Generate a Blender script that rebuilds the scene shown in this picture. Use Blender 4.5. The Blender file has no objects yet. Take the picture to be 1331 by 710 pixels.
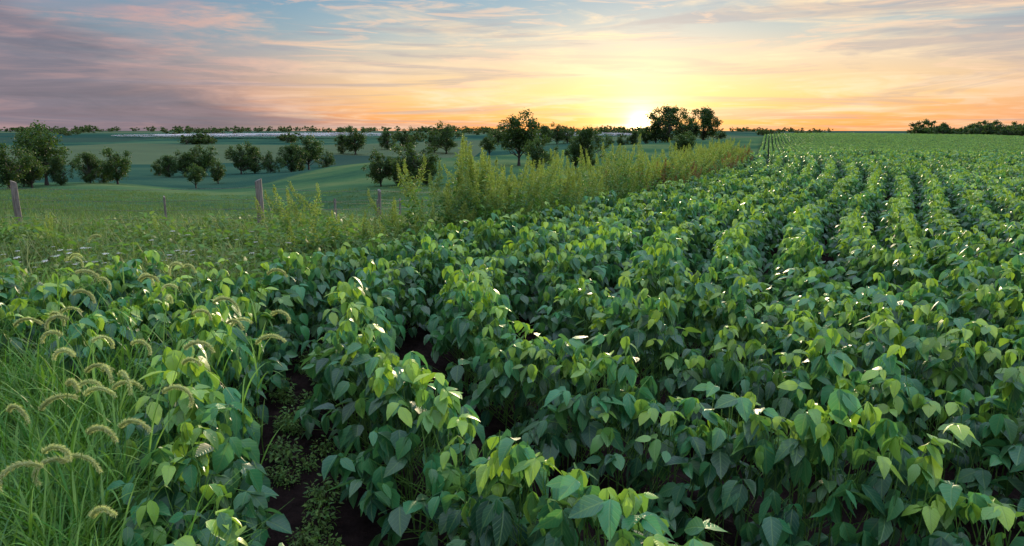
import bpy, math
import numpy as np
from mathutils import Vector
rng = np.random.default_rng(11)
scene = bpy.context.scene
scene.view_settings.view_transform = 'Standard'
scene.view_settings.look = 'None'
scene.view_settings.exposure = 0

def lin(r, g, b):
    f = lambda c: (c/255/12.92) if c/255 <= .04045 else ((c/255+.055)/1.055)**2.4
    return (f(r), f(g), f(b), 1)

# ---------------------------------------------------------------- materials
class NT:
    def __init__(s, nt):
        s.nt = nt; s.n = nt.nodes; s.l = nt.links
    def node(s, t, **kw):
        n = s.n.new(t)
        for k, v in kw.items(): setattr(n, k, v)
        return n
    def link(s, a, b): s.l.new(a, b)
    def setin(s, sock, v):
        if isinstance(v, bpy.types.NodeSocket): s.l.new(v, sock)
        else: sock.default_value = v
    def math(s, op, a, b=None, c=None, clamp=False):
        n = s.n.new('ShaderNodeMath'); n.operation = op; n.use_clamp = clamp
        s.setin(n.inputs[0], a)
        if b is not None: s.setin(n.inputs[1], b)
        if c is not None: s.setin(n.inputs[2], c)
        return n.outputs[0]
    def vmath(s, op, a, b=None):
        n = s.n.new('ShaderNodeVectorMath'); n.operation = op
        s.setin(n.inputs[0], a)
        if b is not None: s.setin(n.inputs[1], b)
        return n.outputs['Value'] if op in ('DOT_PRODUCT', 'LENGTH') else n.outputs[0]
    def mix(s, f, a, b, blend='MIX'):
        n = s.n.new('ShaderNodeMix'); n.data_type = 'RGBA'; n.blend_type = blend
        n.clamp_factor = True
        s.setin(n.inputs[0], f); s.setin(n.inputs[6], a); s.setin(n.inputs[7], b)
        return n.outputs[2]
    def ramp(s, f, stops, interp='LINEAR'):
        n = s.n.new('ShaderNodeValToRGB'); cr = n.color_ramp; cr.interpolation = interp
        while len(cr.elements) < len(stops): cr.elements.new(0.5)
        for e, (p, c) in zip(cr.elements, stops):
            e.position = p; e.color = c if len(c) == 4 else (*c, 1)
        s.setin(n.inputs[0], f); return n.outputs[0]
    def smooth(s, v, a, b):
        n = s.n.new('ShaderNodeMapRange'); n.interpolation_type = 'SMOOTHSTEP'
        s.setin(n.inputs[0], v); n.inputs[1].default_value = a; n.inputs[2].default_value = b
        n.inputs[3].default_value = 0; n.inputs[4].default_value = 1
        return n.outputs[0]
    def noise(s, vec, scale, detail=3, rough=.5, dist=0):
        n = s.n.new('ShaderNodeTexNoise')
        if vec is not None: s.l.new(vec, n.inputs['Vector'])
        n.inputs['Scale'].default_value = scale; n.inputs['Detail'].default_value = detail
        n.inputs['Roughness'].default_value = rough; n.inputs['Distortion'].default_value = dist
        return n.outputs['Fac']

def new_mat(name):
    m = bpy.data.materials.new(name); m.use_nodes = True
    m.node_tree.nodes.clear()
    t = NT(m.node_tree)
    out = t.node('ShaderNodeOutputMaterial')
    return m, t, out

def leaf_material(name, dark, mid, young, trans=.35, rough=.5, veins=True, spec=.5, sheen=0):
    m, t, out = new_mat(name)
    at = t.node('ShaderNodeAttribute', attribute_name='tint')
    sep = t.node('ShaderNodeSeparateColor'); t.link(at.outputs['Color'], sep.inputs[0])
    oi = t.node('ShaderNodeObjectInfo')
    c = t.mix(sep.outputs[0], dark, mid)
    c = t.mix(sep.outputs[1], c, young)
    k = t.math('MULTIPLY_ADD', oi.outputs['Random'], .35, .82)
    comb = t.node('ShaderNodeCombineColor')
    for i in range(3): t.link(k, comb.inputs[i])
    c = t.mix(1.0, c, comb.outputs[0], 'MULTIPLY')
    p = t.node('ShaderNodeBsdfPrincipled')
    if veins:
        uv = t.node('ShaderNodeAttribute', attribute_name='luv')
        sx = t.node('ShaderNodeSeparateXYZ'); t.link(uv.outputs['Vector'], sx.inputs[0])
        ax = t.math('ABSOLUTE', sx.outputs[0])
        mid_r = t.math('SUBTRACT', 1, t.smooth(ax, .015, .05))
        fr = t.math('FRACT', t.math('MULTIPLY', t.math('SUBTRACT', sx.outputs[1], t.math('MULTIPLY', ax, .7)), 6.5))
        sv = t.math('SUBTRACT', 1, t.smooth(t.math('ABSOLUTE', t.math('SUBTRACT', fr, .5)), .03, .14))
        v = t.math('MAXIMUM', mid_r, t.math('MULTIPLY', sv, .55))
        c = t.mix(t.math('MULTIPLY', v, .38), c, (.25, .42, .12, 1))
        b = t.node('ShaderNodeBump'); b.inputs['Strength'].default_value = .4; b.inputs['Distance'].default_value = .004
        t.link(t.math('SUBTRACT', 1, v), b.inputs['Height']); t.link(b.outputs[0], p.inputs['Normal'])
    t.link(c, p.inputs['Base Color'])
    p.inputs['Roughness'].default_value = rough
    p.inputs['Specular IOR Level'].default_value = spec
    if sheen:
        p.inputs['Sheen Weight'].default_value = sheen; p.inputs['Sheen Roughness'].default_value = .35
        p.inputs['Sheen Tint'].default_value = (.8, 1, .9, 1)
    tr = t.node('ShaderNodeBsdfTranslucent')
    c2 = t.mix(.35, c, (.20, .38, .02, 1)); t.link(c2, tr.inputs[0])
    ms = t.node('ShaderNodeMixShader'); ms.inputs[0].default_value = trans
    t.link(p.outputs[0], ms.inputs[1]); t.link(tr.outputs[0], ms.inputs[2])
    t.link(ms.outputs[0], out.inputs[0])
    return m

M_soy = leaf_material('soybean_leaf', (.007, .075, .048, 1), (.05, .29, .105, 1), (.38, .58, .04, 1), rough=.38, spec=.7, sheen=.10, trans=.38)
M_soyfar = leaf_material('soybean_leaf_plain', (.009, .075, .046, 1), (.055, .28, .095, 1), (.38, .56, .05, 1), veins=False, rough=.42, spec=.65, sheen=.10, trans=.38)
M_grass = leaf_material('grass_blade', (.03, .15, .02, 1), (.08, .29, .03, 1), (.28, .44, .06, 1), veins=False, trans=.4)
M_verge = leaf_material('verge_grass_blade', (.04, .12, .03, 1), (.08, .19, .045, 1), (.26, .28, .09, 1), veins=False, trans=.35, rough=.6)
M_past = leaf_material('pasture_grass_blade', (.035, .10, .04, 1), (.065, .15, .05, 1), (.15, .20, .07, 1), veins=False, trans=.35, rough=.7, spec=.2)
M_weed = leaf_material('weed_leaf', (.035, .13, .025, 1), (.10, .26, .04, 1), (.38, .43, .09, 1), veins=False, trans=.4, rough=.6)
M_redweed = leaf_material('red_weed_leaf', (.06, .07, .02, 1), (.15, .12, .04, 1), (.32, .13, .06, 1), veins=False, trans=.35, rough=.7)
M_head = leaf_material('foxtail_bristle', (.35, .42, .14, 1), (.55, .62, .22, 1), (.78, .78, .42, 1), veins=False, trans=.5, rough=.6)
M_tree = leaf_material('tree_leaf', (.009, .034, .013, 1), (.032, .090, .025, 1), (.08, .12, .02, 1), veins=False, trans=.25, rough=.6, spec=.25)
M_flower = leaf_material('white_flower', (.5, .5, .45, 1), (.7, .7, .65, 1), (.8, .8, .75, 1), veins=False, trans=.2, rough=.7)

m, t, out = new_mat('tree_bark')
p = t.node('ShaderNodeBsdfPrincipled'); tc = t.node('ShaderNodeTexCoord')
t.link(t.ramp(t.noise(tc.outputs['Object'], 6, 4), [(.3, (.025, .02, .016)), (.7, (.08, .065, .05))]), p.inputs['Base Color'])
p.inputs['Roughness'].default_value = .9; t.link(p.outputs[0], out.inputs[0]); M_bark = m

m, t, out = new_mat('weathered_wood')
p = t.node('ShaderNodeBsdfPrincipled'); tc = t.node('ShaderNodeTexCoord')
mp = t.node('ShaderNodeMapping'); mp.inputs['Scale'].default_value = (14, 14, 1.2); t.link(tc.outputs['Object'], mp.inputs[0])
nn = t.noise(mp.outputs[0], 3, 6, .65)
t.link(t.ramp(nn, [(.3, (.06, .05, .045)), (.5, (.19, .17, .15)), (.75, (.33, .31, .28))]), p.inputs['Base Color'])
b = t.node('ShaderNodeBump'); b.inputs['Strength'].default_value = .8; b.inputs['Distance'].default_value = .02
t.link(nn, b.inputs['Height']); t.link(b.outputs[0], p.inputs['Normal'])
p.inputs['Roughness'].default_value = .9; t.link(p.outputs[0], out.inputs[0]); M_wood = m

m, t, out = new_mat('rusty_wire')
p = t.node('ShaderNodeBsdfPrincipled'); tc = t.node('ShaderNodeTexCoord')
t.link(t.ramp(t.noise(tc.outputs['Object'], 30), [(.35, (.10, .07, .05)), (.7, (.25, .24, .23))]), p.inputs['Base Color'])
p.inputs['Roughness'].default_value = .6; p.inputs['Metallic'].default_value = .6
t.link(p.outputs[0], out.inputs[0]); M_wire = m

# ---------------------------------------------------------------- terrain
# control points: (u = x/y, y, z)
CP = []
for u in (-1.4, -1, -.7, -.4, -.2, 0, .2, .4, .7, 1, 1.4):
    CP.append((u, 7, 0))
CP += [(-.9, 12, -.05), (-.4, 12, -.05), (-.1, 12, -.05), (.15, 16, -.1),
       (-.75, 16, -.25), (-.37, 14.5, -.1), (-.26, 25, -1.4), (-.167, 32, -2.1), (-.51, 27, -1.5),
       (-.05, 20, -.5), (.1, 30, -1.0), (.2, 30, -.5), (.27, 40, -.6),
       (-.74, 30, -1.3), (-.57, 60, -3.3), (-.57, 100, -5.2), (-.74, 90, -4.9), (-.68, 150, -6.9),
       (-.63, 250, -7.4), (-.63, 380, -6), (-.63, 600, -2.8), (-.63, 1000, 1), (-.9, 250, -7), (-.9, 600, -2.5),
       (-.46, 110, -7.0), (-.41, 170, -8.3), (-.46, 250, -8.4), (-.35, 60, -4.2),
       (-.37, 110, -6.4), (-.26, 140, -4.7), (-.16, 150, -4.05), (-.07, 160, -3.7), (.095, 190, -2.3), (.2, 220, -1.6), (.345, 280, -.4),
       (-.26, 70, -4.0), (-.14, 60, -3.2), (-.07, 70, -3.3), (.04, 80, -3.1), (.012, 115, -3.5), (.033, 95, -3.5), (.109, 105, -3.6), (.15, 100, -3.2), (.26, 125, -2.7), (.32, 170, -1.8),
       (-.26, 205, -9.5), (-.07, 240, -9), (.095, 280, -6.5), (.22, 330, -3.5),
       (-.26, 330, -6.8), (-.26, 500, -5.6), (-.26, 700, -2.8), (-.26, 1000, 1), (-.07, 450, -5), (-.07, 750, -1.5), (.095, 600, -2.8),
       (.095, 950, 0.5), (.26, 600, -1.5), (.26, 1000, 1),
       (.4, 15, 0), (.7, 15, 0), (1, 15, 0), (.4, 30, 0), (.7, 30, 0), (1, 30, 0), (.38, 48, -.05), (.55, 48, 0), (.75, 48, 0), (1.0, 48, 0),
       (.36, 80, -1.5), (.5, 80, -1.6), (.75, 80, -1.5), (1.0, 80, -1.5), (.37, 130, -1.6), (.55, 130, -1.7), (.8, 130, -1.5),
       (.37, 200, -.3), (.55, 200, -.3), (.8, 200, -.3), (.38, 275, .35), (.55, 280, .4), (.8, 280, .2), (.45, 400, -2.5), (.7, 400, -2.5), (.9, 500, -2.6), (.65, 600, -2.6),
       (.45, 1000, -1), (.8, 1000, -1)]
for u in (-1.4, -.9, -.5, -.2, .1, .4, .8, 1.4): CP.append((u, 2500, 3))
CPa = np.array(CP, float)
def warp(x, y):
    r = np.hypot(x, y); az = np.arctan2(x, y)
    az = np.clip(az, -1.1, 1.1); r = np.clip(r, 7.0, 3000)
    return az*2.2, np.log(r)
cx, cv = warp(CPa[:, 0]*CPa[:, 1], CPa[:, 1])
def kern(d2): return -np.sqrt(d2+.04)
Kd = kern((cx[:, None]-cx[None])**2+(cv[:, None]-cv[None])**2)
nC = len(cx)
Amat = np.zeros((nC+1, nC+1)); Amat[:nC, :nC] = Kd+np.eye(nC)*.01; Amat[:nC, nC] = 1; Amat[nC, :nC] = 1
wsol = np.linalg.solve(Amat, np.append(CPa[:, 2], 0))
def terr(x, y):
    x = np.atleast_1d(np.asarray(x, float)); y = np.atleast_1d(np.asarray(y, float))
    res = np.zeros(len(x))
    for s in range(0, len(x), 20000):
        a, v = warp(x[s:s+20000], y[s:s+20000])
        K = kern((a[:, None]-cx[None])**2+(v[:, None]-cv[None])**2)
        res[s:s+20000] = K@wsol[:nC]+wsol[nC]
    r = np.hypot(x, y)
    return res*np.clip((r-7)/5, 0, 1)

# ---- row curves
_by = np.array([6, 7, 8.2, 9.6, 11.2, 13.5, 15.7, 20, 24, 33, 44, 60, 100, 300, 400.])
_bx = np.array([-1.6, -1.45, -.99, -.35, .45, 1.75, 3.1, 5.5, 7.6, 11.7, 15.8, 21.7, 36.5, 110.5, 147.5])
_ty = np.linspace(math.log(6), math.log(400), 900)
_tx = np.interp(np.exp(_ty), _by, _bx)
ker = np.hanning(61); ker /= ker.sum()
_pad = np.concatenate([np.full(30, _tx[0]), _tx, _tx[-1]+(_tx[-1]-_tx[-2])*np.arange(1, 31)])
_txs = np.convolve(_pad, ker, 'valid')
def far_x(y): return np.interp(np.log(np.maximum(y, 6)), _ty, _txs)
def Ak(k): return np.interp(k, [-2, -.75, .25, 1.25, 2.25, 3.25, 5], [.060, .082, .125, .185, .275, .37, .46])
def row_x(k, y):
    ya = 6+.15*np.maximum(k, 0)
    off = -.05 if k < 0 else (0 if k < 1 else (.05 if k < 2 else .10))
    return far_x(y-ya+6)+.89*k+off+np.where(y < ya, Ak(k)*np.maximum(ya-y, 0)**2, 0)
_ey = np.array([9.8, 12, 16, 24, 44, 100, 300, 3000])
_ex = far_x(_ey)-.95; _ex[-1] = _ex[-2]+(3000-300)*.37
EX = np.concatenate([[-60, -10, -5, -2.9], _ex]); EY = np.concatenate([[6.0, 6.3, 7.0, 7.6], _ey])
def edge_y(x): return np.interp(x, EX, EY)

def mesh_obj(name, V, F, mats, tint=None, luv=None, mi=None, smooth=True, link=True):
    me = bpy.data.meshes.new(name)
    V = np.asarray(V, np.float32); nv = len(V)
    F4 = np.asarray(F, np.int32)
    me.vertices.add(nv); me.vertices.foreach_set('co', V.ravel())
    me.loops.add(F4.size); me.loops.foreach_set('vertex_index', F4.ravel())
    me.polygons.add(len(F4))
    me.polygons.foreach_set('loop_start', np.arange(0, F4.size, F4.shape[1], dtype=np.int32))
    me.polygons.foreach_set('use_smooth', np.full(len(F4), smooth))
    if mi is not None: me.polygons.foreach_set('material_index', np.asarray(mi, np.int32))
    me.update(calc_edges=True)
    if tint is not None:
        a = me.attributes.new('tint', 'FLOAT_COLOR', 'POINT')
        a.data.foreach_set('color', np.concatenate([tint, np.ones((nv, 1))], 1).astype(np.float32).ravel())
    if luv is not None:
        a = me.attributes.new('luv', 'FLOAT_VECTOR', 'POINT')
        a.data.foreach_set('vector', luv.astype(np.float32).ravel())
    for mm in mats: me.materials.append(mm)
    o = bpy.data.objects.new(name, me)
    if link: scene.collection.objects.link(o)
    return o

# ground sheet (rings)
azs = np.concatenate([np.linspace(-60, 60, 330), np.linspace(62, 298, 90)])*math.pi/180
rs = np.concatenate([[.3], np.exp(np.linspace(math.log(1.0), math.log(4500), 300))])
R, A = np.meshgrid(rs, azs, indexing='ij')
gx = (R*np.sin(A)).ravel(); gy = (R*np.cos(A)).ravel(); gz = terr(gx, gy)
nr, na = R.shape
ii, jj = np.meshgrid(np.arange(nr-1), np.arange(na), indexing='ij')
j2 = (jj+1) % na
F = np.stack([ii*na+jj, ii*na+j2, (ii+1)*na+j2, (ii+1)*na+jj], -1).reshape(-1, 4)[:, ::-1]
field = 1/(1+np.exp(np.clip((gy-edge_y(gx))/.6*1.0, -30, 30)))
rr = np.hypot(gx, gy)
field = np.where(gy < 0, 1, field)
yc = np.interp(gx, [-200, -60, -46, -41, -36, -24, -11, 18, 44, 97, 400], [95, 100, 104, 112, 142, 152, 163, 193, 224, 284, 600])  # crop boundary at ridge crest; lit ridge and darker land behind painted into colour
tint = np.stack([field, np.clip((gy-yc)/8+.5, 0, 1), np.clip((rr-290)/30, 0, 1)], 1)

m, t, out = new_mat('ground')
at = t.node('ShaderNodeAttribute', attribute_name='tint')
sep = t.node('ShaderNodeSeparateColor'); t.link(at.outputs['Color'], sep.inputs[0])
geo = t.node('ShaderNodeNewGeometry'); P = geo.outputs['Position']
sn = t.noise(P, 9, 6, .65)
soil = t.ramp(sn, [(.3, (.008, .006, .006)), (.6, (.022, .015, .014)), (.75, (.05, .038, .028))])
pn = t.noise(P, .35, 5, .65); pn2 = t.noise(P, .03, 5, .65)
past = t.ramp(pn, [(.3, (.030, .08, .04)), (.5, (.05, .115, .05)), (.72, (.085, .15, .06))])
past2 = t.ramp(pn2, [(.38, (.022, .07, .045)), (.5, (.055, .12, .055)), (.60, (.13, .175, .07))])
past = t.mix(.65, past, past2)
farc = t.ramp(t.noise(P, .018, 6, .65), [(.36, (.018, .058, .045)), (.5, (.036, .09, .058)), (.62, (.065, .125, .07))])  # far crops: bluish teal, with the distance haze put into the colour
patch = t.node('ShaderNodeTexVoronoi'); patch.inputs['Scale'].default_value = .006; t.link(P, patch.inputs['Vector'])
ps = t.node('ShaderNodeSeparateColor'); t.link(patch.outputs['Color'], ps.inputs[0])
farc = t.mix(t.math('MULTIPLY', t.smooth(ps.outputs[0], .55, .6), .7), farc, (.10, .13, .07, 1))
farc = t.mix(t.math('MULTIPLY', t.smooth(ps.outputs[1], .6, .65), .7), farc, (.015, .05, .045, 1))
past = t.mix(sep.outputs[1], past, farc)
fieldc = t.mix(sep.outputs[2], soil, farc)
c = t.mix(sep.outputs[0], past, fieldc)
p = t.node('ShaderNodeBsdfPrincipled'); t.link(c, p.inputs['Base Color']); p.inputs['Roughness'].default_value = 1
p.inputs['Specular IOR Level'].default_value = .0
b = t.node('ShaderNodeBump'); b.inputs['Strength'].default_value = .8; b.inputs['Distance'].default_value = .12
t.link(t.math('ADD', t.noise(P, 2.5, 5, .7), t.math('MULTIPLY', sn, .4)), b.inputs['Height']); t.link(b.outputs[0], p.inputs['Normal'])
t.link(p.outputs[0], out.inputs[0])
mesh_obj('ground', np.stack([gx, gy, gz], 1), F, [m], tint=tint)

# ---------------------------------------------------------------- leaf builder
def norm(v): return v/np.maximum(np.linalg.norm(v, axis=-1, keepdims=True), 1e-9)
TEMPL = {
    0: (np.array([0, .15, .42, .75, 1.]), np.array([.03, .37, .5, .30, .01])),
    1: (np.array([0, .3, .7, 1.]), np.array([.03, .5, .36, .01])),
    2: (np.array([0, .42, 1.]), np.array([.03, .5, .01])),
}
class Acc:
    def __init__(s): s.V = []; s.F = []; s.T = []; s.U = []; s.M = []; s.n = 0
    def add(s, V, F, T, U, mi=0):
        s.V.append(V); s.F.append(F+s.n); s.T.append(T); s.U.append(U); s.M.append(np.full(len(F), mi)); s.n += len(V)
    def leaves(s, P, D, N, L, W, tint, lod=0, droop=.25, fold=.25, mi=0):
        ts, ws = TEMPL[lod]; S = len(ts); n = len(P)
        D = norm(D); N = norm(N-(N*D).sum(1, keepdims=True)*D); X = np.cross(D, N)
        L = np.broadcast_to(L, (n,)); W = np.broadcast_to(W, (n,))
        droop = np.broadcast_to(droop, (n,)); fold = np.broadcast_to(fold, (n,))
        V = np.zeros((n, S, 3, 3)); U = np.zeros((n, S, 3, 3))
        for j, sx in enumerate((-1, 0, 1)):
            w = ws*sx
            V[:, :, j] = (P[:, None]+X[:, None]*(w[None, :, None]*W[:, None, None])
                          + D[:, None]*(ts[None, :, None]*L[:, None, None]*(1-.15*abs(droop)[:, None, None]*ts[None, :, None]))
                          + N[:, None]*((-droop[:, None]*ts[None]**2*L[:, None]+fold[:, None]*abs(w)[None]*W[:, None]))[..., None])
            U[:, :, j, 0] = w; U[:, :, j, 1] = ts
        F = []
        for i in range(S-1):
            for j in range(2):
                a = i*3+j; F.append((a, a+1, a+4, a+3))
        F = (np.array(F)[None]+(np.arange(n)*S*3)[:, None, None]).reshape(-1, 4)
        T = np.repeat(tint, S*3, axis=0)
        s.add(V.reshape(-1, 3), F, T, U.reshape(-1, 3), mi)
    def tubes(s, P0, P1, r0, r1, tint, sides=3, mi=0):
        n = len(P0); D = norm(P1-P0)
        ref = np.where(abs(D[:, 2:3]) > .9, np.array([[1., 0, 0]]), np.array([[0, 0, 1.]]))
        X = norm(np.cross(D, ref)); Y = np.cross(D, X)
        r0 = np.broadcast_to(r0, (n,)); r1 = np.broadcast_to(r1, (n,))
        V = np.zeros((n, 2, sides, 3))
        for k in range(sides):
            a = 2*math.pi*k/sides; d = X*math.cos(a)+Y*math.sin(a)
            V[:, 0, k] = P0+d*r0[:, None]; V[:, 1, k] = P1+d*r1[:, None]
        F = np.array([(k, (k+1) % sides, sides+(k+1) % sides, sides+k) for k in range(sides)])
        F = (F[None]+(np.arange(n)*2*sides)[:, None, None]).reshape(-1, 4)
        T = np.repeat(tint, 2*sides, axis=0); U = np.full((n*2*sides, 3), .3)
        s.add(V.reshape(-1, 3), F, T, U, mi)
    def blades(s, P, az, L, W, bend, tint, seg=5, lean=None, mi=0):
        n = len(P); dirh = np.stack([np.cos(az), np.sin(az), np.zeros(n)], 1)
        side = np.stack([-np.sin(az), np.cos(az), np.zeros(n)], 1)
        lean = np.full(n, .15) if lean is None else lean
        L = np.broadcast_to(L, (n,)); W = np.broadcast_to(W, (n,))
        V = np.zeros((n, seg+1, 2, 3)); p = P.copy()
        for i in range(seg+1):
            f = i/seg; w = W*(1-f**2.2)*.5*(.6+.4*min(1, f*5))+.0004
            V[:, i, 0] = p-side*w[:, None]; V[:, i, 1] = p+side*w[:, None]
            ang = lean+bend*(f+.5/seg)**1.6
            p = p+(dirh*np.sin(ang)[:, None]+np.array([[0, 0, 1.]])*np.cos(ang)[:, None])*(L/seg)[:, None]
        F = np.array([(2*i, 2*i+1, 2*i+3, 2*i+2) for i in range(seg)])
        F = (F[None]+(np.arange(n)*2*(seg+1))[:, None, None]).reshape(-1, 4)
        T = np.repeat(tint, 2*(seg+1), axis=0); U = np.full((n*2*(seg+1), 3), .3)
        s.add(V.reshape(-1, 3), F, T, U, mi)
        return p
    def obj(s, name, mats, link=False, smooth=True):
        return mesh_obj(name, np.concatenate(s.V), np.concatenate(s.F), mats, np.clip(np.concatenate(s.T), 0, 1), np.concatenate(s.U), np.concatenate(s.M), smooth, link)

def tints(n, lo=0, hi=1, ylo=0, yhi=.3):
    return np.stack([rng.uniform(lo, hi, n), rng.uniform(ylo, yhi, n), rng.uniform(0, 1, n)], 1)

def soy_chunk(name, Lc, ntri, lod, ls, mat, petiole=True, hw=.25, H=.84):
    a = Acc()
    n = ntri
    s = rng.uniform(-Lc/2, Lc/2, n)
    tt = rng.uniform(-1, 1, n); tt = np.sign(tt)*abs(tt)**.85
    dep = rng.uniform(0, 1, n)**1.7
    und = .05*np.sin(s/Lc*math.pi*2*max(1, round(Lc/.3))+rng.uniform(0, 6))
    ht = (H+und)*(1-.64*abs(tt)**1.9)-dep*.30+rng.normal(0, .05, n)
    px = hw*tt*(1-.25*dep)*(1+und*3)+rng.normal(0, .03, n)
    P = np.stack([px, s, np.maximum(ht, .08)], 1)
    side = np.where(rng.random(n) < .75, np.sign(px), -np.sign(px))
    baz = np.arctan2(rng.normal(0, .9, n), side*(abs(tt)+.25))
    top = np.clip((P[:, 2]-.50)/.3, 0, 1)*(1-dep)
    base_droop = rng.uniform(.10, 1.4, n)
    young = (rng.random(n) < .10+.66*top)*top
    for k, da in enumerate((-1.15, 0, 1.15)):
        az = baz+da+rng.normal(0, .18, n)
        dr = base_droop+rng.normal(0, .2, n)
        D = np.stack([np.cos(az)*np.cos(dr), np.sin(az)*np.cos(dr), -np.sin(dr)], 1)
        N = np.array([[0, 0, 1.]])+rng.normal(0, .35, (n, 3)) + np.stack([np.cos(az), np.sin(az), 0*az], 1)*.5
        L = rng.uniform(.075, .145, n)*ls*(1-.25*young)
        P2 = P+norm(D)*.025 if k == 1 else P
        T = np.stack([np.clip(rng.normal(.38, .3, n)+.4*top-.4*dep, 0, 1), np.clip(young*rng.uniform(.35, 1., n)+rng.uniform(0, .10, n), 0, 1), top], 1)  # canopy shade painted in: low and inner leaves darker; young tops yellower
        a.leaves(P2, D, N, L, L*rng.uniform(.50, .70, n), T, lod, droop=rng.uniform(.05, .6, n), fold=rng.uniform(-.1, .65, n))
    if petiole:
        base = np.stack([rng.normal(0, .03, n), s+rng.normal(0, .06, n), np.maximum(P[:, 2]-rng.uniform(.12, .3, n), .03)], 1)
        T = np.stack([np.full(n, .8), np.full(n, .45), np.zeros(n)], 1)
        a.tubes(base, P, .0028, .0018, T)
        m_ = max(2, int(Lc/.06)); b0 = np.stack([rng.normal(0, .015, m_), np.linspace(-Lc/2, Lc/2, m_), np.zeros(m_)], 1)
        b1 = b0+np.stack([rng.normal(0, .05, m_), rng.normal(0, .03, m_), rng.uniform(.6, .8, m_)], 1)
        a.tubes(b0, b1, .005, .003, np.tile([[.5, .35, 0]], (m_, 1)))
    return a.obj(name, [mat])

# ---------------------------------------------------------------- instancing
def make_coll(name, objs):
    c = bpy.data.collections.new(name)
    for o in objs: c.objects.link(o)
    return c
def scatter(name, P, rot, scl, coll, nvar, parent=None):
    n = len(P); me = bpy.data.meshes.new(name)
    me.vertices.add(n); me.vertices.foreach_set('co', np.asarray(P, np.float32).ravel())
    a = me.attributes.new('rot', 'FLOAT_VECTOR', 'POINT'); a.data.foreach_set('vector', np.asarray(rot, np.float32).ravel())
    a = me.attributes.new('scl', 'FLOAT_VECTOR', 'POINT'); a.data.foreach_set('vector', np.asarray(scl, np.float32).ravel())
    a = me.attributes.new('idx', 'INT', 'POINT'); a.data.foreach_set('value', rng.integers(0, nvar, n).astype(np.int32))
    o = bpy.data.objects.new(name, me); scene.collection.objects.link(o)
    ng = bpy.data.node_groups.new(name+'_nodes', 'GeometryNodeTree')
    ng.interface.new_socket('Geometry', in_out='INPUT', socket_type='NodeSocketGeometry')
    ng.interface.new_socket('Geometry', in_out='OUTPUT', socket_type='NodeSocketGeometry')
    N = ng.nodes; L = ng.links
    gi = N.new('NodeGroupInput'); go = N.new('NodeGroupOutput')
    ip = N.new('GeometryNodeInstanceOnPoints'); ci = N.new('GeometryNodeCollectionInfo')
    ci.inputs['Collection'].default_value = coll
    ci.inputs['Separate Children'].default_value = True; ci.inputs['Reset Children'].default_value = True
    def na(nm, dt):
        q = N.new('GeometryNodeInputNamedAttribute'); q.data_type = dt; q.inputs['Name'].default_value = nm
        return q.outputs[0]
    L.new(gi.outputs[0], ip.inputs['Points']); L.new(ci.outputs[0], ip.inputs['Instance'])
    ip.inputs['Pick Instance'].default_value = True
    L.new(na('idx', 'INT'), ip.inputs['Instance Index'])
    L.new(na('rot', 'FLOAT_VECTOR'), ip.inputs['Rotation']); L.new(na('scl', 'FLOAT_VECTOR'), ip.inputs['Scale'])
    L.new(ip.outputs[0], go.inputs[0])
    md = o.modifiers.new('instances', 'NODES'); md.node_group = ng
    if parent: o.parent = parent
    return o

# ---------------------------------------------------------------- soybean field
soy_parent = bpy.data.objects.new('soybean_field', None); scene.collection.objects.link(soy_parent)
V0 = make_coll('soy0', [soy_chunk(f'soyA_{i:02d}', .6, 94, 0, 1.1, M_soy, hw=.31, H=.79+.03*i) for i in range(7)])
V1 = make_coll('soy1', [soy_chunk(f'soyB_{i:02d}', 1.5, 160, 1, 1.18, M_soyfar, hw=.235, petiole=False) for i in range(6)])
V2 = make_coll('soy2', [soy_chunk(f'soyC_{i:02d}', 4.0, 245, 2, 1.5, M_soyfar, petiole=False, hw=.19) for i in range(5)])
lodpts = {0: [], 1: [], 2: []}
for k in range(-6, 130):
    kc = k+.25
    ys = np.concatenate([np.linspace(-3, 15, 1200), np.linspace(15.05, 285, 4000)])
    xs = row_x(kc, ys)
    sel = xs < 160
    xs, ys = xs[sel], ys[sel]
    d = np.hypot(np.diff(xs), np.diff(ys)); cum = np.concatenate([[0], np.cumsum(d)])
    for lod, step, r0, r1 in ((0, .52, 0, 10), (1, 1.45, 10, 36), (2, 3.9, 36, 284)):
        sp = np.arange(rng.uniform(0, step), cum[-1], step)
        x = np.interp(sp, cum, xs); y = np.interp(sp, cum, ys)
        hx = np.interp(sp+.1, cum, xs)-x; hy = np.interp(sp+.1, cum, ys)-y
        hd = np.arctan2(-hx, hy)
        r = np.hypot(x, y); az = np.degrees(np.arctan2(x, y))
        ok = (r >= r0) & (r < r1) & ((abs(az) < 47) | (r < 3)) & (r > .9)
        ok &= (y < edge_y(x)-.25) & (abs(hx)+abs(hy) > 1e-4)
        # grassy wedge at the end of the field
        thin = np.clip((-.60*y-.15-x)/.5, 0, 1)*np.clip((5.6-y)/1.0, 0, 1)
        ok &= rng.random(len(x)) > thin*.9
        if ok.any():
            lodpts[lod].append(np.stack([x, y, hd], 1)[ok])
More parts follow.
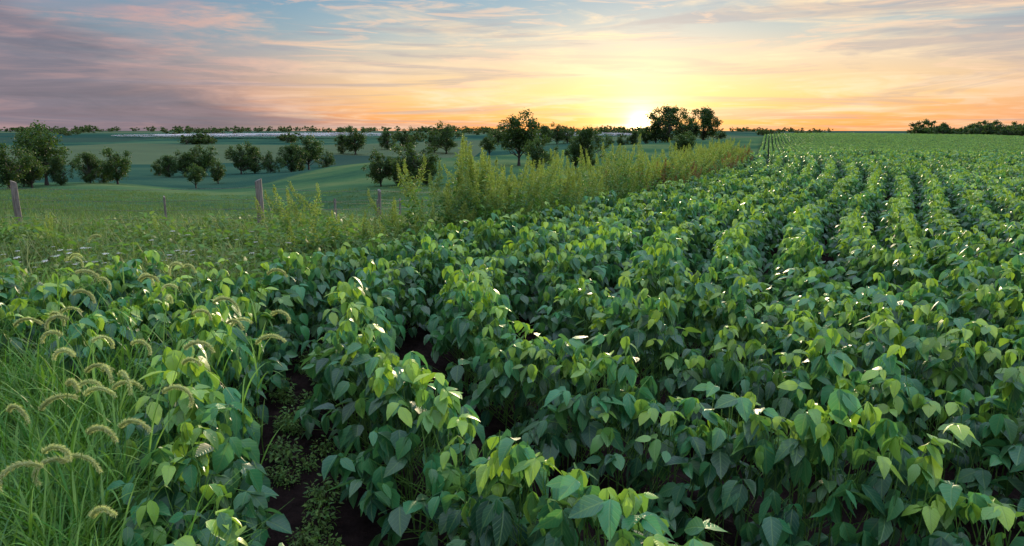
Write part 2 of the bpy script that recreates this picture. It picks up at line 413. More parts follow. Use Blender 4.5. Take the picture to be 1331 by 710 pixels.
for lod, coll, nv in ((0, V0, 7), (1, V1, 6), (2, V2, 5)):
    q = np.concatenate(lodpts[lod]); n = len(q)
    jit = rng.normal(0, .025 if lod == 0 else .02, (n, 2))
    P = np.stack([q[:, 0]+jit[:, 0], q[:, 1]+jit[:, 1], terr(q[:, 0], q[:, 1])], 1)
    rot = np.stack([rng.normal(0, .04, n), rng.normal(0, .04, n), q[:, 2]+np.where(rng.random(n) < .5, math.pi, 0)+(rng.normal(0, .10, n) if lod == 0 else 0)], 1)
    sc = rng.uniform(.88, 1.12, n)
    scl = np.stack([rng.uniform(.9, 1.1, n), np.full(n, 1.0), sc], 1)
    scatter(['soybean_plants', 'soybean_plants_mid', 'soybean_plants_far'][lod], P, rot, scl, coll, nv, soy_parent)

# ---------------------------------------------------------------- grass & weeds variants
def grass_tuft(name, n, h, w, spread, mat=M_grass, yl=0, yh=.5, seg=5):
    a = Acc(); P = np.concatenate([rng.normal(0, spread, (n, 2)), np.zeros((n, 1))], 1)
    a.blades(P, rng.uniform(0, 2*math.pi, n), rng.uniform(.55, 1.1, n)*h, rng.uniform(.6, 1.2, n)*w, rng.uniform(.3, 2.0, n), tints(n, 0, 1, yl, yh), seg, rng.uniform(0, .35, n))
    return a.obj(name, [mat])
def plume_weed(name, h, mat, nst=3, plume=True):
    a = Acc()
    for q in range(nst):
        b = np.array([rng.normal(0, .16), rng.normal(0, .16), 0]); hh = h*rng.uniform(.5, 1.1)
        lean = rng.normal(0, .2, 2); nseg = 6; pts = [b+np.array([lean[0]*(i/nseg)**1.6*hh, lean[1]*(i/nseg)**1.6*hh, hh*i/nseg]) for i in range(nseg+1)]
        pts = np.array(pts)
        a.tubes(pts[:-1], pts[1:], np.linspace(.008, .003, nseg), np.linspace(.007, .002, nseg), np.tile([[.4, .3, 0]], (nseg, 1)), 4)
        n = int(95*hh); f = rng.uniform(.08, .95, n); c = np.stack([np.interp(f, np.linspace(0, 1, nseg+1), pts[:, i]) for i in range(3)], 1)
        az = rng.uniform(0, 2*math.pi, n); el = rng.uniform(-.5, .8, n)
        D = np.stack([np.cos(az)*np.cos(el), np.sin(az)*np.cos(el), np.sin(el)], 1)
        off = rng.uniform(0, .18, n)*(1-f*.5)
        L = rng.uniform(.05, .16, n)*(1.15-.6*f)
        a.leaves(c+D*off[:, None], D, np.array([[0, 0, 1.]])+rng.normal(0, .4, (n, 3)), L, L*.4, np.stack([rng.uniform(0, 1, n), np.clip(.9*f-.6+rng.normal(0, .12, n), 0, 1), f], 1), 1, droop=.3)
        if plume:
            n = int(220*hh); f = rng.uniform(.72, 1.08, n); c = np.stack([np.interp(np.minimum(f, 1), np.linspace(0, 1, nseg+1), pts[:, i]) for i in range(3)], 1)
            c[:, 2] += np.maximum(f-1, 0)*hh
            az = rng.uniform(0, 2*math.pi, n); rad = rng.random(n)*.075*np.clip((1.10-f)/.3, .1, 1)
            c += np.stack([np.cos(az)*rad, np.sin(az)*rad, rng.normal(0, .02, n)], 1)
            D = np.stack([np.cos(az)*.6, np.sin(az)*.6, rng.uniform(.3, 1, n)], 1)
            a.leaves(c, D, rng.normal(0, 1, (n, 3)), rng.uniform(.02, .04, n), .014, np.stack([rng.uniform(.3, 1, n), rng.uniform(.5, 1, n), f], 1), 2)
    return a.obj(name, [mat])
def herb(name, h):
    a = Acc(); n = 150; az = rng.uniform(0, 2*math.pi, n); r = rng.random(n)**.6*.28; z = rng.uniform(.03, 1, n)*h*(1-r*1.2)
    P = np.stack([np.cos(az)*r, np.sin(az)*r, z], 1); dr = rng.uniform(-.6, .7, n); az2 = az+rng.normal(0, .6, n)
    D = np.stack([np.cos(az2)*np.cos(dr), np.sin(az2)*np.cos(dr), -np.sin(dr)], 1)
    L = rng.uniform(.05, .12, n)
    a.leaves(P, D, np.array([[0, 0, 1.]])+rng.normal(0, .4, (n, 3)), L, L*rng.uniform(.3, .55, n), tints(n, 0, .8, 0, .25), 1)
    m_ = 10; b0 = rng.normal(0, .04, (m_, 3)); b0[:, 2] = 0; b1 = P[:m_].copy(); b1[:, 2] = h*.8
    a.tubes(b0, b1, .004, .002, np.tile([[.5, .4, 0]], (m_, 1)))
    return a.obj(name, [M_weed])
def lace(name, h):
    a = Acc()
    for q in range(3):
        b = np.array([rng.normal(0, .15), rng.normal(0, .15), 0.]); tp = b+np.array([rng.normal(0, .1), rng.normal(0, .1), h*rng.uniform(.6, 1.1)])
        a.tubes(b[None], tp[None], .003, .002, np.array([[.5, .5, 0]]))
        n = 60; az = rng.uniform(0, 6.28, n); r = np.sqrt(rng.random(n))*.035
        P = tp+np.stack([np.cos(az)*r, np.sin(az)*r, .012-r*r*4+rng.normal(0, .002, n)], 1)
        a.leaves(P, np.stack([np.cos(az), np.sin(az), 0*az], 1), np.tile([[0, 0, 1.]], (n, 1)), .012, .012, tints(n, 0, 1, 0, 1), 2, mi=1)
        k = 12; a.tubes(np.tile(tp-[0, 0, .03], (k, 1)), P[:k], .001, .001, np.tile([[.5, .4, 0]], (k, 1)))
    n = 60; P = np.concatenate([rng.normal(0, .15, (n, 2)), rng.uniform(.05, h*.6, (n, 1))], 1)
    a.leaves(P, rng.normal(0, 1, (n, 3)), np.tile([[0, 0, 1.]], (n, 1)), .07, .02, tints(n), 1)
    return a.obj(name, [M_weed, M_flower])
def foxtail(name, h, headlen=.13, left=False):
    a = Acc(); nseg = 14; sgn = -1 if left else 1
    p = np.zeros(3); ang = rng.uniform(-.05, .10); pts = [p.copy()]; hd = rng.normal(0, .5)
    dirh = np.array([math.cos(hd)*sgn, math.sin(hd), 0])
    for i in range(nseg):
        f = (i+1)/nseg; ang += .03*f+(.08*f if f > .85 else 0)
        p = p+(dirh*math.sin(ang)+np.array([0, 0, 1])*math.cos(ang))*h/nseg; pts.append(p.copy())
    pts = np.array(pts)
    a.tubes(pts[:-1], pts[1:], np.linspace(.0028, .0014, nseg), np.linspace(.0026, .0013, nseg), np.tile([[.7, .4, 0]], (nseg, 1)), 5)
    hs = 12; hp = [p.copy()]; cur = rng.uniform(.12, .26)
    for i in range(hs):
        ang += cur; p = p+(dirh*math.sin(ang)+np.array([0, 0, 1])*math.cos(ang))*headlen/hs; hp.append(p.copy())
    hp = np.array(hp); rad = np.array([.002, .005, .006, .0065, .0065, .0065, .006, .0055, .005, .004, .003, .002, .001])
    a.tubes(hp[:-1], hp[1:], rad[:-1], rad[1:], np.tile([[.3, .2, 0]], (hs, 1)), 8, mi=1)
    n = 560; f = rng.uniform(0, 1, n); c = np.stack([np.interp(f*hs, np.arange(hs+1), hp[:, i]) for i in range(3)], 1)
    i0 = np.minimum((f*hs).astype(int), hs-1); tan = norm(hp[i0+1]-hp[i0])
    rd = rng.normal(0, 1, (n, 3)); rd = norm(rd-(rd*tan).sum(1, keepdims=True)*tan)
    a.leaves(c+rd*.004, rd+tan*.9, rng.normal(0, 1, (n, 3)), rng.uniform(.010, .020, n)*(1-.4*f), .0018, tints(n, 0, 1, 0, 1), 2, droop=0, fold=0, mi=1)
    n = 250; f = rng.uniform(0, 1, n); c = np.stack([np.interp(f*hs, np.arange(hs+1), hp[:, i]) for i in range(3)], 1)
    i0 = np.minimum((f*hs).astype(int), hs-1); tan = norm(hp[i0+1]-hp[i0]); rd = rng.normal(0, 1, (n, 3)); rd = norm(rd-(rd*tan).sum(1, keepdims=True)*tan)
    a.leaves(c+rd*.003, rd*.6+tan, rd, .006, .003, tints(n, 0, 1, 0, .6), 2, droop=0, fold=0, mi=1)
    n = 6; f = rng.uniform(.1, .75, n); P = np.stack([np.interp(f*nseg, np.arange(nseg+1), pts[:, i]) for i in range(3)], 1)
    a.blades(P, rng.uniform(0, 6.28, n), rng.uniform(.2, .42, n), .011, rng.uniform(.5, 1.8, n), tints(n, .4, 1, .1, .6), 7, rng.uniform(.3, .7, n))
    return a.obj(name, [M_grass, M_head])

def place(name, xy, coll, nv, s0=.8, s1=1.2, parent=None, tilt=.06, sz=None):
    xy = np.asarray(xy); n = len(xy)
    P = np.stack([xy[:, 0], xy[:, 1], terr(xy[:, 0], xy[:, 1])-.01], 1)
    s = rng.uniform(s0, s1, n)
    if sz is not None: s = s*sz
    return scatter(name, P, np.stack([rng.normal(0, tilt, n), rng.normal(0, tilt, n), rng.uniform(0, 6.28, n)], 1), np.stack([s, s, s], 1), coll, nv, parent)

G_long = make_coll('g_long', [grass_tuft(f'gl_{i:02d}', 26, .92, .016, .10, seg=7) for i in range(5)])
G_short = make_coll('g_short', [grass_tuft(f'gs_{i:02d}', 50, .42, .010, .16, mat=M_verge, yl=0, yh=.9, seg=4) for i in range(4)])
G_past = make_coll('g_past', [grass_tuft(f'gp_{i:02d}', 60, .20, .02, .40, mat=M_past, yl=0, yh=.6, seg=3) for i in range(4)])
W_tall = make_coll('w_tall', [plume_weed(f'wt_{i:02d}', 1.55, M_weed) for i in range(8)])
W_red = make_coll('w_red', [plume_weed(f'wr_{i:02d}', 1.15, M_redweed) for i in range(3)])
W_herb = make_coll('w_herb', [herb(f'wh_{i:02d}', .55) for i in range(4)])
W_lace = make_coll('w_lace', [lace(f'wl_{i:02d}', .8) for i in range(3)])

# small volunteer weeds and fallen leaves in the open furrow
fy = rng.uniform(2.2, 6.5, 46); fxx = (row_x(-.75, fy)+row_x(.25, fy))/2+rng.normal(0, .12, 46)
place('furrow_weeds', np.stack([fxx, fy], 1), W_herb, 4, .15, .42)

# long grass clump, bottom left
n = 320
yy = rng.uniform(1.3, 5.0, n); xx = -.60*yy-.10-np.abs(rng.normal(0, .55, n))
xy = np.stack([xx, yy], 1)
xy2 = np.stack([rng.uniform(-5.5, -2.6, 110), rng.uniform(3.6, 7.2, 110)], 1)
place('long_grass', np.concatenate([xy, xy2]), G_long, 5, .6, 1.1)
# foxtails
fx = [(-2.34, 3.5), (-2.8, 3.9), (-2.23, 3.9), (-2.07, 3.4), (-2.0, 3.2), (-2.14, 3.0), (-1.9, 2.9), (-1.73, 2.9), (-1.58, 3.0), (-1.38, 3.4), (-1.9, 2.5), (-1.6, 2.05), (-1.97, 3.8), (-2.9, 3.6), (-1.75, 3.5), (-2.5, 3.2), (-1.62, 4.3), (-2.6, 4.6), (-3.1, 4.8), (-2.45, 3.0), (-2.2, 2.8), (-2.6, 3.7), (-1.85, 3.1), (-2.35, 4.2), (-3.0, 4.3), (-2.7, 5.3), (-2.15, 3.6), (-1.9, 3.35), (-1.75, 2.3), (-2.0, 2.65), (-1.68, 2.6),
      (-2.3, 5.0), (-3.4, 5.1), (-3.8, 5.6), (-1.5, 3.9), (-2.05, 4.6), (-1.6, 2.35), (-1.45, 2.15), (-1.75, 3.85), (-3.3, 5.9), (-1.55, 2.75),
      (-1.62, 3.2), (-1.98, 2.85), (-1.52, 2.5), (-1.85, 2.7), (-2.1, 4.1), (-1.8, 4.1), (-1.4, 2.3), (-2.25, 3.25)]
fox_parent = bpy.data.objects.new('foxtail_grass', None); scene.collection.objects.link(fox_parent)
for i, (x, y) in enumerate(fx):
    o = foxtail(f'foxtail_stalk_{i}', rng.uniform(1.02, 1.36)*(.88 if y < 2.7 else 1), rng.uniform(.13, .20), left=(i % 4 == 3)); scene.collection.objects.link(o)
    o.location = (x-.08, y, 0); o.parent = fox_parent

# strip of verge weeds
def strip(n, y0, y1, o0, o1, p=1.0, clump=0):
    y = y0+(y1-y0)*rng.random(n)**p
    if clump:
        c = rng.choice(y, clump); y = rng.choice(c, n)+rng.normal(0, .04, n)*y
        y = np.clip(y, y0, y1)
    return np.stack([far_x(y)-.95-rng.uniform(o0, o1, n), y], 1)
a_ = np.concatenate([strip(280, 10, 46, .2, 2.4, 1.4, clump=36), strip(190, 9.5, 46, .2, 3.0, 1.2)])
keep = rng.random(len(a_)) < np.clip((a_[:, 1]-8.3)/4, .15, 1); a_ = a_[keep]
place('tall_weeds', a_, W_tall, 8, .5, 1.22, tilt=.13, sz=np.clip(a_[:, 1]/12.5, .7, 1))
place('red_weeds', strip(380, 20, 60, -.2, 2.5), W_red, 3, .6, 1.15, tilt=.1)
lowxy = np.stack([rng.uniform(-14, -1.8, 750), rng.uniform(7.2, 15.5, 750)], 1)
lowxy = lowxy[lowxy[:, 1] > edge_y(lowxy[:, 0])+.1]
place('verge_herbs', np.concatenate([lowxy, strip(420, 9, 40, .1, 2.6, 1.3)]), W_herb, 4, .4, 1.4)
lx = np.stack([rng.uniform(-14, -1.2, 750), rng.uniform(7.0, 17, 750)], 1); lx = lx[lx[:, 1] > edge_y(lx[:, 0])]
place('verge_grass', np.concatenate([lx, strip(1000, 8.5, 60, .1, 3.4, 1.3)]), G_short, 4, .8, 1.8)
q = np.stack([rng.uniform(-7.5, -3.2, 26), rng.uniform(8.2, 10.5, 26)], 1)
place('queen_annes_lace', q, W_lace, 3, .6, 1.0)
tw = np.array([(-3.2, 11.5), (-2.7, 11), (-3.8, 12), (-4.3, 13.5), (-6.6, 12.5), (-8.2, 12), (-2.4, 10.8), (-7.5, 11), (-9.5, 12), (-10.3, 11)])
place('goldenrod', tw, W_tall, 8, .4, .65)
# pasture tufts
n = 3600; yy = 14+60*rng.random(n)**1.4; uu = rng.uniform(-.95, .3, n)
pxy = np.stack([uu*yy, yy], 1); pxy = pxy[pxy[:, 1] > edge_y(pxy[:, 0])+2.5]
place('pasture_grass', pxy, G_past, 4, .6, 1.5)

# ---------------------------------------------------------------- fence
fence = bpy.data.objects.new('wire_fence', None); scene.collection.objects.link(fence)
import bmesh
def post(x, y, h, r, k):
    bm = bmesh.new(); prev = None; S = 10; rings = 7
    ph = rng.uniform(0, 6.28)
    for i in range(rings):
        f = i/(rings-1); ring = []
        for s in range(S):
            a = 2*math.pi*s/S; rr_ = r*(1+.10*math.sin(2*a+ph)+rng.normal(0, .02))*(1-.1*f)
            z = f*h-.15
            if i == rings-1: z += .03*math.cos(a+ph)
            ring.append(bm.verts.new((rr_*math.cos(a)+.015*math.sin(3*f+ph), rr_*math.sin(a), z)))
        if prev:
            for s in range(S): bm.faces.new((prev[s], prev[(s+1) % S], ring[(s+1) % S], ring[s]))
        prev = ring
    bm.faces.new(prev)
    me = bpy.data.meshes.new('post'); bm.to_mesh(me); bm.free(); me.materials.append(M_wood)
    o = bpy.data.objects.new(f'post_{k}', me); scene.collection.objects.link(o); o.parent = fence
    o.location = (x, y, float(terr(x, y)[0])); o.rotation_euler = (rng.normal(0, .02), rng.normal(0, .02), 0)
posts = [(-19, 17.5), (-11.3, 15.5), (-5.4, 14.5), (-3.6, 18.5), (-2.2, 23), (.3, 29), (3.6, 37), (7.5, 47), (13, 62)]
for i, (x, y) in enumerate(posts): post(x, y, 1.45 if i < 3 else 1.3, .075 if i < 3 else .055, i)
side_posts = [(-22, 30), (-13.8, 27), (-9.5, 25.5), (-6.5, 25), (-5.6, 28.5), (-5.3, 32)]
for i, (x, y) in enumerate(side_posts): post(x, y, 1.3, .05, 20+i)
wa = Acc()
def wire(ptsxy, hs):
    for (x0, y0), (x1, y1) in zip(ptsxy[:-1], ptsxy[1:]):
        k = 6; f = np.linspace(0, 1, k+1); xx = x0+(x1-x0)*f; yy_ = y0+(y1-y0)*f
        z0 = terr(x0, y0)[0]; z1 = terr(x1, y1)[0]
        for h in hs:
            zz = z0+(z1-z0)*f+h-.05*np.sin(math.pi*f)
            Q = np.stack([xx, yy_-.07, zz], 1); wa.tubes(Q[:-1], Q[1:], .0035, .0035, np.zeros((k, 3)), 4)
        m2 = int(np.hypot(x1-x0, y1-y0)/.3); f = np.linspace(0, 1, m2)
        zb = z0+(z1-z0)*f-.05*np.sin(math.pi*f)
        B = np.stack([x0+(x1-x0)*f, y0+(y1-y0)*f-.07, zb+hs[0]], 1); T_ = B.copy(); T_[:, 2] = zb+hs[-2]
        wa.tubes(B, T_, .0018, .0018, np.zeros((m2, 3)), 3)
wire(posts, [.15, .32, .5, .7, .9, 1.15])
wire(side_posts, [.2, .5, .8, 1.05])
wo = wa.obj('wires', [M_wire], link=True); wo.parent = fence

# ---------------------------------------------------------------- trees
def tree_mesh(name, seed, wf=.40, base=.14, ncl=44, leaves=95, lsz=.036):
    r = np.random.default_rng(seed); a = Acc()
    th = .6; k = 6; f = np.linspace(0, 1, k+1)
    bend = r.normal(0, .03, 2)
    tp = np.stack([bend[0]*f**2, bend[1]*f**2, th*f], 1)
    rad = np.interp(f, [0, .08, 1], [.034, .022, .010])
    a.tubes(tp[:-1], tp[1:], rad[:-1], rad[1:], np.zeros((k, 3)), 8, mi=1)
    C = []
    lob = r.normal(0, .16, (3,)); cr = r.uniform(.06, .135, ncl)
    for i in range(ncl):
        v = norm(r.normal(0, 1, 3))*r.random()**.38
        az = math.atan2(v[1], v[0]); g = 1+lob[0]*math.sin(az+seed)+lob[1]*math.sin(2*az)
        hz = (1-base)/2; zmid = base+hz*.88
        zz = zmid+v[2]*(hz-.07)*(1+.12*math.sin(az*2+lob[2]*9))
        wz = 1.0 if v[2] > 0 else 1-.18*abs(v[2])
        C.append((v[0]*(wf-.05)*g*wz, v[1]*(wf-.05)*g*wz, zz))
    C = np.array(C)
    for c in C:
        fz = np.clip((c[2]-.12)/th*.6, .15, .95); s0 = np.array([np.interp(fz, f, tp[:, i]) for i in range(3)])
        mid_ = (s0+c)/2+np.array([0, 0, -.02])+r.normal(0, .015, 3)
        a.tubes(np.array([s0, mid_]), np.array([mid_, c]), np.array([.009, .005]), np.array([.005, .002]), np.zeros((2, 3)), 5, mi=1)
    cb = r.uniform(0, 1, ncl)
    for i in range(ncl):
        n = int(leaves*(cr[i]/.1)**2)
        v = norm(r.normal(0, 1, (n, 3)))*(r.random((n, 1))**.45)*cr[i]*(1+.22*r.normal(0, 1, (n, 1)))
        P = C[i]+v
        N = norm(v)+r.normal(0, .6, (n, 3)); D = r.normal(0, 1, (n, 3))
        L = r.uniform(.6, 1.3, n)*lsz
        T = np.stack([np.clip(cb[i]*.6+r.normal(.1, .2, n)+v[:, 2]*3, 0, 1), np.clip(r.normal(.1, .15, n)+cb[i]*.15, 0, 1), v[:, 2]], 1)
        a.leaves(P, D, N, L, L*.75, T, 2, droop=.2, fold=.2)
    return a.obj(name, [M_tree, M_bark])
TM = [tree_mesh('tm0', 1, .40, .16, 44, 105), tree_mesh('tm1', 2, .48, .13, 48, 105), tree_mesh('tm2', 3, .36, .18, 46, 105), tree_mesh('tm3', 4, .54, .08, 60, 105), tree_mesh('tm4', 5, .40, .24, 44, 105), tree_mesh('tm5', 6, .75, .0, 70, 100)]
trees = [ # u, dist, height, variant, widthscale
    (-.737, 75, 5.8, 0, 1), (-.703, 80, 4.6, 1, 1), (-.681, 88, 8.2, 4, 1.1), (-.66, 86, 4, 3, .8), (-.617, 95, 4.7, 3, .85), (-.577, 95, 5.8, 0, 1), (-.715, 84, 3.4, 5, .8), (-.597, 97, 3.5, 5, .7),
    (-.50, 150, 5.2, 3, 1), (-.478, 152, 6.2, 1, 1), (-.45, 155, 8.2, 0, 1.05), (-.463, 110, 4.2, 4, 1.1), (-.43, 125, 5.0, 0, 1), (-.515, 156, 4, 5, .8), (-.465, 158, 6, 3, 1),
    (-.395, 170, 8.4, 1, 1), (-.375, 176, 7.4, 3, 1), (-.352, 182, 5.5, 5, .8), (-.322, 190, 8, 3, 1), (-.296, 205, 11.0, 4, 1.15), (-.31, 196, 7.5, 3, .9), (-.27, 225, 6, 5, .9),
    (-.227, 300, 14, 0, 1.1), (-.245, 305, 9, 3, .9), (-.18, 350, 10, 3, 1.2), (-.155, 340, 12, 1, 1.1), (-.095, 320, 15, 1, 1.1), (-.112, 328, 11, 3, 1),
    (-.192, 75, 4.3, 1, .95), (-.143, 72, 5.3, 0, 1.15), (-.168, 76, 3.4, 3, .9), (-.125, 74, 3.4, 3, .8), (-.033, 150, 4.9, 4, 1.15), (.010, 115, 9.4, 4, 1.05), (.037, 95, 5.5, 1, .9), (.109, 105, 6.8, 3, 1.0), (.093, 108, 4.8, 0, .95),
    (.249, 125, 5.2, 4, 1.15), (.226, 258, 14.4, 3, 1.2), (.276, 268, 13.2, 3, 1.15), (.245, 262, 7.5, 5, .7), (.258, 262, 9.5, 1, 1.0), (.208, 262, 10.5, 1, .95), (.193, 264, 7.5, 1, .9),
    (.16, 300, 6.5, 5, .9), (.178, 300, 7, 3, .9), (.045, 400, 12, 3, 1.2), (.065, 410, 13, 1, 1.1), (.08, 420, 11, 5, 1.1), (.30, 300, 4.5, 5, 1.2), (-.02, 420, 11, 5, 1.1)]
for i, (u, d, h, v, ws) in enumerate(trees):
    o = bpy.data.objects.new('deciduous_tree', TM[v].data); scene.collection.objects.link(o)
    x = u*d; o.location = (x, d, float(terr(x, d)[0])-.15)
    o.scale = (h*ws, h*ws, h); o.rotation_euler = (0, 0, rng.uniform(0, 6.28))
# distant tree lines
TS = make_coll('far_trees', [tree_mesh(f'tf{i}', 20+i, .5+.08*i, .03, 16, 55, .08) for i in range(4)])
L_ = []
for (u0, u1, d0, d1, n) in [(-1.0, .25, 900, 1300, 300), (-1, -.2, 620, 900, 70), (-.1, .36, 600, 900, 70), (.58, .62, 470, 520, 14), (.61, 1.0, 480, 560, 150), (.36, .45, 600, 800, 16), (.30, .60, 1200, 1500, 40), (-.5, -.25, 420, 460, 24), (-.33, .1, 480, 520, 20)]:
    c0 = rng.uniform(u0, u1, max(2, n//9)); u = rng.choice(c0, n)+rng.normal(0, .022 if d0 > 560 else .012, n); u = np.clip(u, u0, u1)
    if n > 200 or u0 == .61: u = np.concatenate([u[:n//3], rng.uniform(u0, u1, n-n//3)])
    d = rng.uniform(d0, d1, n); L_.append(np.stack([u*d, d], 1))
L_ = np.concatenate(L_)
P = np.stack([L_[:, 0], L_[:, 1], terr(L_[:, 0], L_[:, 1])-.3], 1); n = len(P)
s = rng.uniform(4.5, 10, n)*np.where(L_[:, 0]/L_[:, 1] > .55, 1.8, 1)*np.where(L_[:, 1] > 850, 1.1, .8)
scatter('distant_treeline', P, np.stack([np.zeros(n), np.zeros(n), rng.uniform(0, 6.28, n)], 1), np.stack([s*1.3, s*1.3, s], 1), TS, 4)

# ---------------------------------------------------------------- mist: thin low bank of vapour
m, t, out = new_mat('mist')
tc = t.node('ShaderNodeTexCoord'); mp = t.node('ShaderNodeMapping'); mp.inputs['Scale'].default_value = (3, 3, .5)
t.link(tc.outputs['Object'], mp.inputs[0])
al = t.math('MULTIPLY', t.smooth(t.noise(mp.outputs[0], 1.5, 4, .6), .3, .75), .5)
df = t.node('ShaderNodeBsdfDiffuse'); df.inputs[0].default_value = (.8, .74, .76, 1); tp_ = t.node('ShaderNodeBsdfTransparent')
ms = t.node('ShaderNodeMixShader'); t.link(al, ms.inputs[0]); t.link(tp_.outputs[0], ms.inputs[1]); t.link(df.outputs[0], ms.inputs[2]); t.link(ms.outputs[0], out.inputs[0])
for i, (x, y, z, sx_, sy_, sz_) in enumerate([(-230, 600, -1.0, 80, 30, 1.5), (-165, 615, -.7, 70, 25, 1.7), (-280, 590, -1.4, 60, 25, 1.2), (60, 640, -.6, 60, 30, 1.6)]):
    bpy.ops.mesh.primitive_ico_sphere_add(subdivisions=4, radius=1, location=(x, y, z)); o = bpy.context.object
    o.name = 'ground_mist'; o.scale = (sx_, sy_, sz_); o.data.materials.append(m)
    for pl in o.data.polygons: pl.use_smooth = True

# ---------------------------------------------------------------- sky
SAZ = math.radians(10.6); SEL = math.radians(.35)
w = bpy.data.worlds.new('World'); scene.world = w; w.use_nodes = True
w.cycles.sampling_method = 'NONE'
w.node_tree.nodes.clear(); t = NT(w.node_tree)
out = t.node('ShaderNodeOutputWorld'); bg = t.node('ShaderNodeBackground')
tc = t.node('ShaderNodeTexCoord'); d = t.vmath('NORMALIZE', tc.outputs['Generated'])
sx = t.node('ShaderNodeSeparateXYZ'); t.link(d, sx.inputs[0]); X, Y, Z = sx.outputs
zc = t.math('MAXIMUM', Z, 0)
zs = t.math('POWER', zc, .5)
def R_(stops): return [(math.sqrt(p), lin(*c)) for p, c in stops]
away = t.ramp(zs, R_([(0, (212, 134, 110)), (.02, (228, 152, 120)), (.05, (226, 174, 146)), (.09, (200, 184, 174)), (.13, (150, 176, 188)), (.19, (106, 156, 188)), (.4, (130, 175, 215)), (1, (150, 195, 235))]))
near = t.ramp(zs, R_([(0, (250, 144, 78)), (.02, (255, 176, 94)), (.05, (255, 210, 138)), (.09, (236, 210, 176)), (.13, (186, 196, 194)), (.19, (118, 166, 194)), (.4, (130, 175, 215)), (1, (150, 195, 235))]))
S = (math.sin(SAZ)*math.cos(SEL), math.cos(SAZ)*math.cos(SEL), math.sin(SEL))
sd = t.vmath('DOT_PRODUCT', d, S)
base = t.mix(t.smooth(sd, .82, 1.0), away, near)
left = t.ramp(zs, R_([(0, (164, 124, 128)), (.03, (164, 124, 128)), (.07, (140, 126, 138)), (.13, (114, 138, 158)), (.19, (112, 150, 176)), (.4, (125, 165, 205)), (1, (150, 195, 235))]))
nX = t.math('MULTIPLY', X, -1)
base = t.mix(t.math('MULTIPLY', t.smooth(nX, .15, .55), .85), base, left)
az = t.math('ARCTAN2', X, Y)
cv_ = t.node('ShaderNodeCombineXYZ'); t.link(az, cv_.inputs[0]); t.link(t.math('POWER', zc, .8), cv_.inputs[1])
def cirrus(rot, sc, scale, dist, det=7, rough=.6, off=0):
    mp = t.node('ShaderNodeMapping'); mp.inputs['Rotation'].default_value = (0, 0, math.radians(rot)); mp.inputs['Scale'].default_value = sc
    mp.inputs['Location'].default_value = (off, off, off)
    t.link(cv_.outputs[0], mp.inputs[0]); return t.noise(mp.outputs[0], scale, det, rough, dist)
n1 = cirrus(-5, (1.5, 9, 1), 1.6, .5)
n2 = cirrus(9, (2.0, 16, 1), 1.7, .9, off=3.3)
n4 = cirrus(3, (4, 22, 1), 2.5, 1.5, off=7, det=4)
cl = t.math('MAXIMUM', t.smooth(n1, .48, .64), t.math('MULTIPLY', t.smooth(n2, .5, .66), .9))
cl = t.math('MULTIPLY', cl, t.math('MULTIPLY_ADD', t.smooth(n4, .3, .6), .7, .3))
ccol = t.mix(t.smooth(sd, .80, .99), lin(238, 190, 166), lin(255, 228, 188))
ccol = t.mix(t.smooth(nX, .2, .6), ccol, lin(196, 154, 154))
base = t.mix(t.math('MULTIPLY', cl, .88), base, ccol)
n3 = cirrus(-3, (1.4, 14, 1), 1.5, 1.0, off=11, det=5)
base = t.mix(t.math('MULTIPLY', t.smooth(n3, .48, .62), .50), base, lin(152, 150, 166))
n5 = cirrus(14, (3.5, 30, 1), 2.0, 1.2, off=17, det=5)
base = t.mix(t.math('MULTIPLY', t.smooth(n5, .52, .66), .5), base, t.mix(t.smooth(nX, .1, .5), lin(252, 212, 180), lin(196, 160, 160)))
uu = t.math('DIVIDE', X, t.math('MAXIMUM', Y, .05))
f = t.math('SUBTRACT', t.math('MULTIPLY_ADD', uu, -.30, -.055), Z)
f = t.math('ADD', f, t.math('MULTIPLY', t.math('SUBTRACT', cirrus(-8, (2, 9, 1), 1.6, .6, off=5, det=5), .5), .22))
bank = t.smooth(f, -.02, .06)
bankc = t.ramp(cirrus(-10, (2.5, 14, 1), 1.8, .8, off=2, det=5), [(.35, lin(90, 98, 118)), (.55, lin(116, 114, 132)), (.7, lin(172, 142, 146))])
base = t.mix(t.math('MULTIPLY', t.math('MULTIPLY', bank, t.smooth(nX, .15, .40)), .82), base, bankc)
sdc = t.math('MAXIMUM', sd, 0)
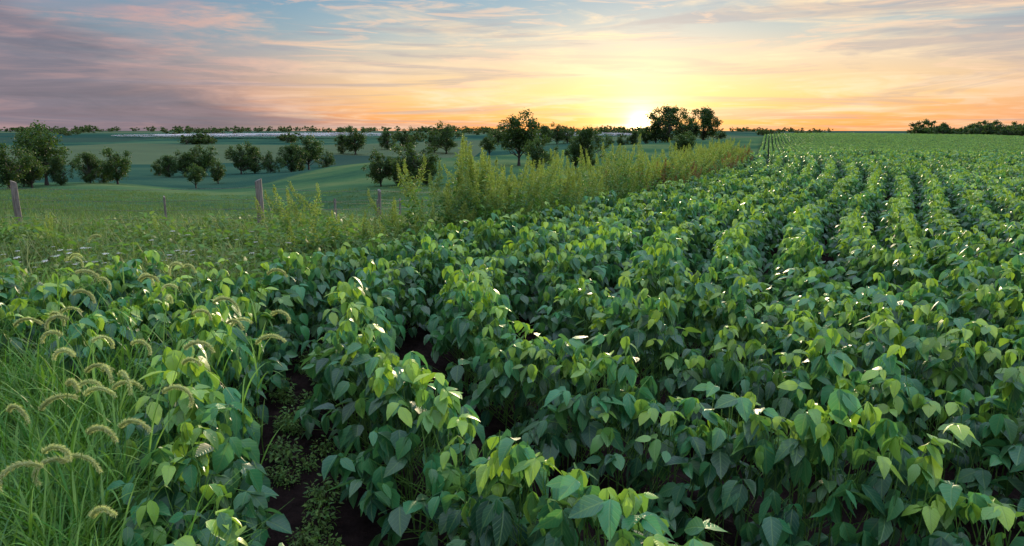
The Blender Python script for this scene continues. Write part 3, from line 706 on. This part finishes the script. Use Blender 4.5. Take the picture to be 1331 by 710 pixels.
def glow(base, n, col, k):
    g = t.math('MULTIPLY', t.math('POWER', sdc, n), k)
    cc = t.node('ShaderNodeVectorMath', operation='SCALE'); cc.inputs[0].default_value = col[:3]; t.link(g, cc.inputs['Scale'])
    a = t.node('ShaderNodeVectorMath', operation='ADD'); t.link(base, a.inputs[0]); t.link(cc.outputs[0], a.inputs[1]); return a.outputs[0]
base = glow(base, 6000, (1, .85, .5), 2.5)
base = glow(base, 600, (1, .72, .30), 1.0)
base = glow(base, 90, (1, .60, .28), .25)
sky = t.node('ShaderNodeTexSky'); sky.sky_type = 'NISHITA'; sky.sun_disc = False
sky.sun_elevation = math.radians(8); sky.sun_rotation = SAZ
sk = t.node('ShaderNodeVectorMath', operation='SCALE'); t.link(sky.outputs[0], sk.inputs[0]); sk.inputs['Scale'].default_value = .006
ad = t.node('ShaderNodeVectorMath', operation='ADD'); t.link(base, ad.inputs[0]); t.link(sk.outputs[0], ad.inputs[1])
k = t.math('MULTIPLY_ADD', t.smooth(Z, .25, .8), 2.2, 1.0)  # overhead sky, out of view, boosted above dawn level to brighten the foliage
fin = t.node('ShaderNodeVectorMath', operation='SCALE'); t.link(ad.outputs[0], fin.inputs[0]); t.link(k, fin.inputs['Scale'])
t.link(fin.outputs[0], bg.inputs[0]); bg.inputs[1].default_value = 1.0
t.link(bg.outputs[0], out.inputs[0])

# sun
sl = bpy.data.lights.new('sun', 'SUN'); sl.energy = 5.0; sl.angle = math.radians(3); sl.color = (1, .80, .50)
so = bpy.data.objects.new('sun', sl); scene.collection.objects.link(so)
el = math.radians(8)
dv = Vector((math.sin(SAZ)*math.cos(el), math.cos(SAZ)*math.cos(el), math.sin(el)))
so.rotation_euler = dv.to_track_quat('Z', 'Y').to_euler()

# camera
cd = bpy.data.cameras.new('camera'); co = bpy.data.objects.new('camera', cd); scene.collection.objects.link(co)
cd.lens = 23.88; cd.sensor_width = 36; cd.clip_start = .05; cd.clip_end = 20000
co.location = (0, 0, 2.2); co.rotation_euler = (math.radians(90-11.8), 0, 0)
scene.camera = co
